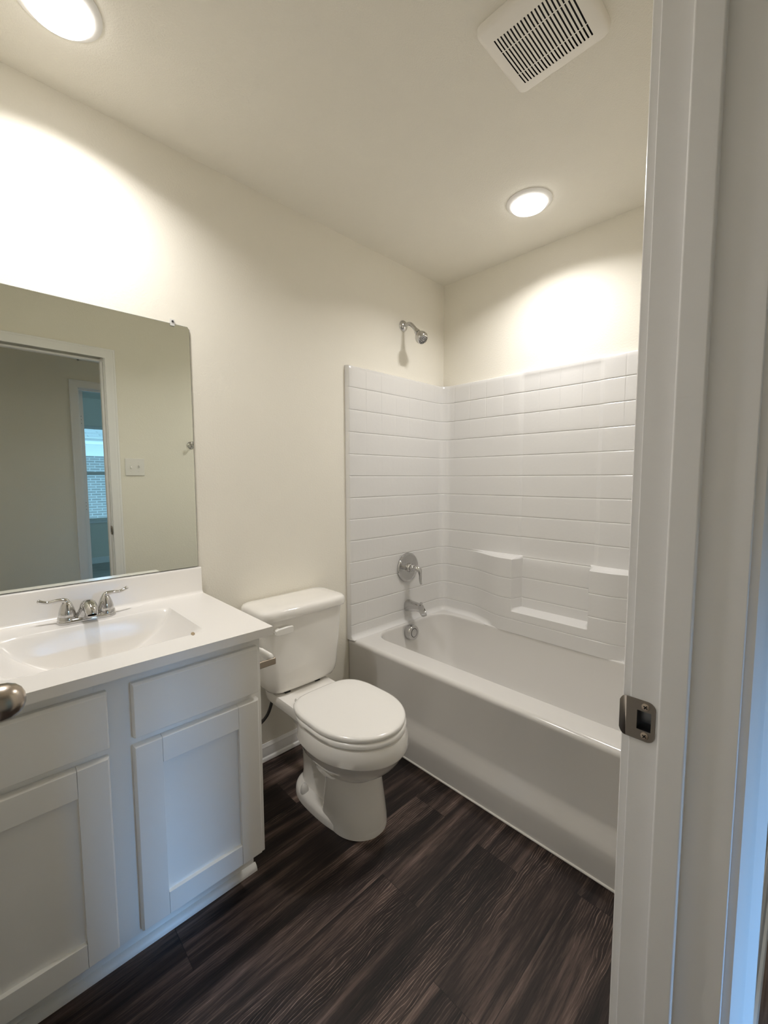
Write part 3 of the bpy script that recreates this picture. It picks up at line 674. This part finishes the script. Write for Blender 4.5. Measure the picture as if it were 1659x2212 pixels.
# foot flange
m.loft([egg(FZ+0.001, 0.117, -0.664, -0.222, -0.40, 2.6, 2.4), egg(FZ+0.022, 0.116, -0.663, -0.224, -0.40, 2.6, 2.4), egg(FZ+0.033, 0.110, -0.657, -0.230, -0.40, 2.6, 2.4), egg(FZ+0.040, 0.095, -0.640, -0.245, -0.40, 2.6, 2.4)])
m.build('bowl', M['china'], to, ang=38)
m = MB()   # seat ring and lid
m.loft([egg(0.3655, 0.168, -0.732, -0.330, -0.53, 3.4), egg(0.3685, 0.1745, -0.7405, -0.322, -0.53, 3.4), egg(0.3790, 0.1755, -0.7415, -0.321, -0.53, 3.4), egg(0.3855, 0.1710, -0.736, -0.326, -0.53, 3.4)])
m.build('seat', M['plastic'], to, ang=60)
m = MB()
m.loft([egg(0.3885, 0.1665, -0.730, -0.318, -0.53, 3.8), egg(0.3905, 0.1725, -0.7365, -0.313, -0.53, 3.8), egg(0.3995, 0.1738, -0.7380, -0.312, -0.53, 3.8), egg(0.4045, 0.1705, -0.7345, -0.315, -0.53, 3.8), egg(0.4072, 0.1625, -0.726, -0.323, -0.53, 3.5), egg(0.4095, 0.12, -0.67, -0.37, -0.53, 2.8), egg(0.4103, 0.05, -0.58, -0.47, -0.53, 2.2)])
m.build('lid', M['plastic'], to, ang=60)
for sx in (-1, 1):
    m = MB(); m.lathe([(0.012,-0.024),(0.0125,-0.022),(0.0125,0.022),(0.012,0.024)], (TXC+sx*0.078, -0.300, 0.3775), (1,0,0), 20); m.build('hinge', M['plastic'], to)
    m = MB(); m.lathe([(0.0165,-0.004),(0.0165,0.006),(0.0135,0.019),(0.007,0.029),(0.0005,0.032)], (TXC+sx*0.094, -0.335, FZ+0.037), (0,0,1), 24); m.build('bolt_cap', M['white'], to, ang=50)
    m = MB(); m.box(TXC+sx*0.075-0.012, TXC+sx*0.075+0.012, -0.195, -0.165, 0.364, 0.376); m.build('tank_bolt', M['rubber'], to)
def tank_loop(z, hw, yf, yb=-0.018, r=0.045, cx=TKC, bow=0.010):
    l = rrect(cx-hw, cx+hw, yf, yb, r, z, 8, 8)
    return [(x, y - (bow*(1-((x-cx)/hw)**2) if y < (yf+yb)/2 else 0)*min(1, ((yf+yb)/2-y)/((yb-yf)/2)*1.0), zz) for x, y, zz in l]
m = MB()
m.loft([tank_loop(0.373, 0.120, -0.160, -0.06, 0.03), tank_loop(0.374, 0.145, -0.186, -0.04, 0.04), tank_loop(0.380, 0.160, -0.199, -0.030, 0.045), tank_loop(0.396, 0.170, -0.205, -0.026), tank_loop(0.43, 0.178, -0.208, -0.022), tank_loop(0.55, 0.190, -0.210), tank_loop(0.66, 0.200, -0.212), tank_loop(0.690, 0.203, -0.212)])
m.build('tank', M['china'], to, ang=60)
m = MB(); B = 0.012
m.loft([tank_loop(0.6905, 0.204, -0.215, -0.016, 0.045, bow=B), tank_loop(0.692, 0.213, -0.225, -0.012, 0.048, bow=B), tank_loop(0.698, 0.2155, -0.2275, -0.010, 0.05, bow=B), tank_loop(0.716, 0.2155, -0.2275, -0.010, 0.05, bow=B), tank_loop(0.725, 0.2125, -0.2245, -0.012, 0.048, bow=B), tank_loop(0.731, 0.206, -0.218, -0.017, 0.045, bow=B), tank_loop(0.7335, 0.195, -0.208, -0.025, 0.04, bow=B), tank_loop(0.735, 0.150, -0.17, -0.05, 0.03, bow=B)])
m.build('tank_lid', M['china'], to, ang=60)
m = MB(); m.lathe([(0.013,-0.004),(0.013,0.010),(0.010,0.014)], (-1.336, -0.216, 0.650), (0,-1,0), 24)
m.loft([[(x, y, z) for x, y, z in ((xx, -0.243, 0.650-hh), (xx, -0.229, 0.650-hh), (xx, -0.229, 0.650+hh), (xx, -0.243, 0.650+hh))] for xx, hh in ((-1.352,0.009),(-1.340,0.0125),(-1.300,0.0145),(-1.276,0.0135),(-1.272,0.011))])
m.build('flush_lever', M['plastic'], to, bevel=0.003, seg=3)
m = MB(); m.tube([(-1.300,-0.105,0.374),(-1.301,-0.103,0.345),(-1.298,-0.098,0.300),(-1.318,-0.085,0.235),(-1.360,-0.060,0.190),(-1.42,-0.035,0.170)], 0.0068, 14)
sl = MB()
hs = thing('water_supply_line', (-1.36, -0.07, 0.17), 'dark braided water hose curving from the toilet tank down behind the vanity', 'hose')
m.build('hose', M['hose'], hs, ang=60)
m = MB(); m.lathe([(0.013,0),(0.013,0.018),(0.010,0.022)], (-1.300, -0.105, 0.373), (0,0,-1), 10); m.build('coupling_nut', M['rubber'], hs, ang=25)
m = MB(); m.lathe([(0.022,0),(0.022,0.004),(0.012,0.007),(0.009,0.030)], (-1.43, 0, 0.168), (0,-1,0), 24); m.lathe([(0.010,-0.014),(0.010,0.02)], (-1.43, -0.035, 0.168), (1,0,0), 16); m.build('stop_valve', M['chrome'], hs)

# toilet paper holder on the vanity side
tp = thing('toilet_paper_holder', (VXR, -0.43, 0.64), 'chrome toilet paper holder with a bare white roller on the vanity side', 'toilet paper holder')
PZ = 0.668
for yy in (-0.492, -0.352):
    m = MB(); m.box(VXR-0.0005, VXR+0.080, yy-0.004, yy+0.004, PZ-0.012, PZ+0.010); m.box(VXR, VXR+0.006, yy-0.016, yy+0.016, PZ-0.024, PZ+0.020); m.build('arm', M['nickel'], tp, bevel=0.0025, seg=3)
m = MB(); m.lathe([(0.004,-0.072),(0.0115,-0.066),(0.0125,-0.060),(0.0125,-0.002),(0.0105,0.0),(0.0105,0.060),(0.009,0.066),(0.004,0.0705)], (VXR+0.064, -0.422, PZ+0.012), (0,1,0), 24); m.build('roller', M['paper'], tp, ang=40)

# ------------------------------------------------------------------ ceiling
def downlight(x, y, label, led, watts, col):
    group = None
    o = thing('ceiling_light', (x, y, H-0.03), label, 'ceiling light', group)
    m = MB(); m.lathe([(0.094,0.0005),(0.0942,-0.003),(0.0915,-0.0055),(0.082,-0.0095),(0.0755,-0.0125),(0.0735,-0.0125)], (x, y, H), (0,0,1), 64, False, False); m.build('trim_ring', M['ring'], o, ang=40)
    m = MB(); m.lathe([(0.0730,-0.0100),(0.0724,-0.0165),(0.0700,-0.0205),(0.060,-0.0238),(0.03,-0.0262),(0.0005,-0.0270)], (x, y, H), (0,0,1), 64, False, True); m.build('diffuser', led, o, ang=60)
    a = bpy.data.lights.new('downlight_beam', 'AREA'); a.shape = 'DISK'; a.size = 0.14; a.energy = watts; a.color = col; a.spread = BEAM
    ao = bpy.data.objects.new('downlight_beam', a); COL.objects.link(ao); ao.parent = o; ao.location = (0, 0, -0.0005)
    return o
downlight(-1.950, -0.300, 'round white ceiling downlight above the vanity mirror', M['led'], LED_W, LED_COL)
downlight(-0.381, -0.752, 'round white ceiling downlight above the bathtub', M['led'], LED_W, LED_COL)
downlight(-0.55, -2.05, 'round white ceiling downlight out in the hall beyond the bedroom doorway', M['hled'], HALL_W, (1.0, 0.93, 0.82))
downlight(-3.05, -2.40, 'unseen round white ceiling downlight added at the near end of the hall', M['hled'], HALL_W*0.6, (1.0, 0.96, 0.90))  # unseen lamp, added to brighten the door jamb

VG = (-1.022, -1.118); vh = (0.126, 0.130)
ef = thing('exhaust_fan', (VG[0], VG[1], H-0.03), 'cream square bathroom exhaust fan grille with long slots in the ceiling', 'exhaust fan')
# pillow-shaped cover pierced by slots (built as grid, slots left open)
def dome(x, y):
    u_ = min(1, abs(x)/vh[0]); v_ = min(1, abs(y)/vh[1])
    return H-0.019-0.012*(1-u_**4)*(1-v_**4)
NS = 21
slots = [-0.094+0.188*i/(NS-1) for i in range(NS)]
sx_segs = [(-0.086,-0.046),(-0.0435,0.0435),(0.046,0.086)]
gx = sorted(set([-vh[0]+0.012, vh[0]-0.012] + [round(-0.110+0.22*i/22, 4) for i in range(23)] + [a for s in sx_segs for a in s]))
gy = sorted(set([-vh[1]+0.012, vh[1]-0.012] + [round(s+d, 5) for s in slots for d in (-0.0019, 0.0019)] + [-0.108, 0.108]))
m = MB(); nx = len(gx)
m.add([(VG[0]+x, VG[1]+y, dome(x, y)) for y in gy for x in gx], [(j*nx+i, j*nx+i+1, (j+1)*nx+i+1, (j+1)*nx+i) for j in range(len(gy)-1) for i in range(nx-1)
      if not (any(abs((gy[j]+gy[j+1])/2-s) < 0.001 for s in slots) and any(a < (gx[i]+gx[i+1])/2 < b for a, b in sx_segs))])
def rr(e, z, r): return rrect(VG[0]-vh[0]+e, VG[0]+vh[0]-e, VG[1]-vh[1]+e, VG[1]+vh[1]-e, r, z, 6, 10)
def rd(e, r): return [(x, y, dome(x-VG[0], y-VG[1])) for x, y, z in rr(e, 0, r)]
m.loft([rr(-0.001, H-0.0005, 0.022), rr(0, H-0.013, 0.022), rr(0.004, H-0.019, 0.020), rd(0.010, 0.016), rd(0.0135, 0.010)], False, False)
m.build('grille_cover', M['fan'], ef, ang=50)
m = MB(); m.box(VG[0]-0.110, VG[0]+0.110, VG[1]-0.110, VG[1]+0.110, H-0.004, H-0.0005); m.build('fan_housing', M['dark'], ef, smooth=False)

# ------------------------------------------------------------------ things on the doorway wall
sw = thing('light_switch', (-1.385, YF, 1.277), 'white double toggle light switch plate beside the doorway, seen in the mirror', 'light switch')
m = MB(); cx, cz = -1.381, 1.334
m.box(cx-0.057, cx+0.057, YF+0.0004, YF+0.0065, cz-0.057, cz+0.057); m.build('switch_plate', M['white'], sw, bevel=0.004, seg=3)
for dx in (-0.023, 0.023):
    m = MB(); m.box(cx+dx-0.006, cx+dx+0.006, YF+0.006, YF+0.0078, cz-0.013, cz+0.013)
    m.loft([[(cx+dx-a, YF+y, cz+dz-b), (cx+dx+a, YF+y, cz+dz-b), (cx+dx+a, YF+y, cz+dz+b), (cx+dx-a, YF+y, cz+dz+b)] for y, dz, a, b in ((0.006,0.0,0.0045,0.008),(0.0105,0.004*(1 if dx > 0 else -1),0.0042,0.006),(0.0175,0.0105*(1 if dx > 0 else -1),0.0036,0.0042))])
    m.build('toggle', M['white'], sw, bevel=0.0008)
    for dz in (-0.030, 0.030):
        m = MB(); m.lathe([(0.0034,0),(0.003,0.0012),(0.0005,0.0015)], (cx+dx, YF+0.0062, cz+dz), (0,1,0), 14); m.build('screw', M['white'], sw)

rh = thing('robe_hook', (-1.012, YF, 1.47), 'chrome robe hook on the doorway wall, at the edge of the mirror', 'hook')
m = MB(); m.lathe([(0.0,0.0005),(0.026,0.0005),(0.0255,0.005),(0.020,0.009),(0.009,0.012)], (-1.012, YF, 1.497), (0,1,0), 32); m.build('base', M['chrome'], rh)
m = MB(); m.tube([(-1.012,YF+0.006,1.497),(-1.012,YF+0.030,1.495),(-1.012,YF+0.050,1.500),(-1.012,YF+0.058,1.520)], [0.0085,0.0075,0.0075,0.010], 14); m.build('peg', M['chrome'], rh, ang=60)

# strike plate on the right jamb
SZc = 0.922
sp = thing('strike_plate', (DX1, -1.538, SZc-0.03), 'brushed nickel strike plate screwed to the right door jamb', 'strike plate')
YR, YLp = -1.5565, -1.5215
def plate_outline(n=8):
    """(y, z) outline of the flat leaf with rounded hall-side corners, hole cut separately"""
    z0, z1 = SZc-0.0285, SZc+0.0285; r = 0.010
    o = [(YLp, z0), (YLp, z1)]
    for k in range(n+1): a = math.pi/2*k/n; o.append((YR+r-r*math.sin(a), z1-r+r*math.cos(a)))
    for k in range(n+1): a = math.pi/2*k/n; o.append((YR+r-r*math.cos(a), z0+r-r*math.sin(a)))
    return o
hy0, hy1, hz = -1.5515, -1.5345, 0.0135
def grid_plate():
    ysr = [YR, YR+0.003, YR+0.006, YR+0.010, hy0+0.0001, hy1, -1.528, YLp]
    ys = sorted(set(ysr)); out = MB()
    def half(y):
        r = 0.010; d_ = y-YR
        return 0.0285 if d_ >= r else 0.0285-r+math.sqrt(max(0, r*r-(r-d_)**2))
    ys = sorted(set([YR+0.010*(1-math.cos(math.pi/2*k/6)) for k in range(7)] + [hy0, hy1, -1.528, YLp]))
    xf, xb = DX1-0.0014, DX1-0.0001
    for a, b in zip(ys[:-1], ys[1:]):
        ha, hb_ = half(a), half(b)
        segs = [(-1, 1)] if (b <= hy0 or a >= hy1) else [(-1, None), (None, 1)]
        for s_ in segs:
            za0, zb0 = (SZc-ha, SZc-hb_) if s_[0] == -1 else (SZc+hz, SZc+hz)
            za1, zb1 = (SZc+ha, SZc+hb_) if s_[1] == 1 else (SZc-hz, SZc-hz)
            out.add([(xf,a,za0),(xf,b,zb0),(xf,b,zb1),(xf,a,za1),(xb,a,za0),(xb,b,zb0),(xb,b,zb1),(xb,a,za1)], [(0,1,2,3),(7,6,5,4),(0,4,5,1),(3,2,6,7)]+([(0,3,7,4)] if a in (YR, hy1) else [])+([(1,5,6,2)] if b in (hy0,) else []))
    # lip that curls past the jamb edge into the bathroom
    lip = []
    for k in range(7):
        q = k/6; y = YLp+0.0095*q; x = DX1-0.0014+0.0012*q*q; hh = 0.0285*(1-0.30*q**3); lip.append((y, x, hh))
    NZ = 10
    for (y0_, x0_, h0_), (y1_, x1_, h1_) in zip(lip[:-1], lip[1:]):
        out.add([(x0_,y0_,SZc-h0_),(x1_,y1_,SZc-h1_),(x1_,y1_,SZc+h1_),(x0_,y0_,SZc+h0_),(x0_+.0012,y0_,SZc-h0_),(x1_+.0012,y1_,SZc-h1_),(x1_+.0012,y1_,SZc+h1_),(x0_+.0012,y0_,SZc+h0_)], [(0,1,2,3),(7,6,5,4),(0,4,5,1),(3,2,6,7),(1,5,6,2)])
    return out
pl_ = grid_plate().build('plate', M['nickeldark'], sp); weld(pl_)
m = MB(); x0 = DX1-0.0013; x1 = DX1+0.017
m.add([(x0,hy0,SZc-hz),(x0,hy1,SZc-hz),(x0,hy1,SZc+hz),(x0,hy0,SZc+hz),(x1,hy0+.003,SZc-hz+.003),(x1,hy1,SZc-hz+.003),(x1,hy1,SZc+hz-.003),(x1,hy0+.003,SZc+hz-.003)], [(0,1,5,4),(1,2,6,5),(2,3,7,6),(3,0,4,7),(4,5,6,7)])
m.build('latch_pocket', M['steel'], sp)
for dz in (-0.0205, 0.0205):
    m = MB(); m.lathe([(0.0052,0.0),(0.0048,0.0010),(0.0030,0.0015),(0.0005,0.0017)], (DX1-0.0012, -1.5445, SZc+dz), (-1,0,0), 24); s_o = m.build('screw', M['screw'], sp)
    m = MB(); xx = DX1-0.0030; c = (-1.5445, SZc+dz); q = 0.0028; w_ = 0.0007
    for ang_ in (0.6, 0.6+math.pi/2):
        ca, sa = math.cos(ang_), math.sin(ang_)
        pts = [(c[0]+a*ca-b*sa, c[1]+a*sa+b*ca) for a, b in ((-q,-w_),(q,-w_),(q,w_),(-q,w_))]
        m.add([(xx, y, z) for y, z in pts]+[(xx+.001, y, z) for y, z in pts], [(0,1,2,3),(7,6,5,4),(0,4,5,1),(1,5,6,2),(2,6,7,3),(3,7,4,0)])
    m.build('cross_slot', M['dark'], s_o, smooth=False)

# transfer grille above the bedroom door (hall side)
tg = thing('transfer_grille', (-1.13, YH2, 2.235), 'white air transfer grille above the bedroom doorway, seen in the mirror', 'vent grille')
gx0, gx1, gz0, gz1 = BX0+0.005, BX1-0.005, 2.236, 2.404
m = MB()
for a in ((gx0,gx1,gz0,gz0+0.014),(gx0,gx1,gz1-0.014,gz1),(gx0,gx0+0.014,gz0,gz1),(gx1-0.014,gx1,gz0,gz1)): m.box(a[0], a[1], YH2+0.0005, YH2+0.006, a[2], a[3])
m.build('grille_frame', M['white'], tg, bevel=0.001)
m = MB()
for k in range(9):
    z = gz0+0.022+0.0155*k
    m.add([(gx0+.010,YH2-0.016,z-0.004),(gx1-.010,YH2-0.016,z-0.004),(gx1-.010,YH2+0.002,z+0.004),(gx0+.010,YH2+0.002,z+0.004),(gx0+.010,YH2-0.016,z-0.0025),(gx1-.010,YH2-0.016,z-0.0025),(gx1-.010,YH2+0.002,z+0.0055),(gx0+.010,YH2+0.002,z+0.0055)], [(0,1,2,3),(7,6,5,4),(0,4,5,1),(1,5,6,2),(2,6,7,3),(3,7,4,0)])
m.build('louvres', M['white'], tg, smooth=False)
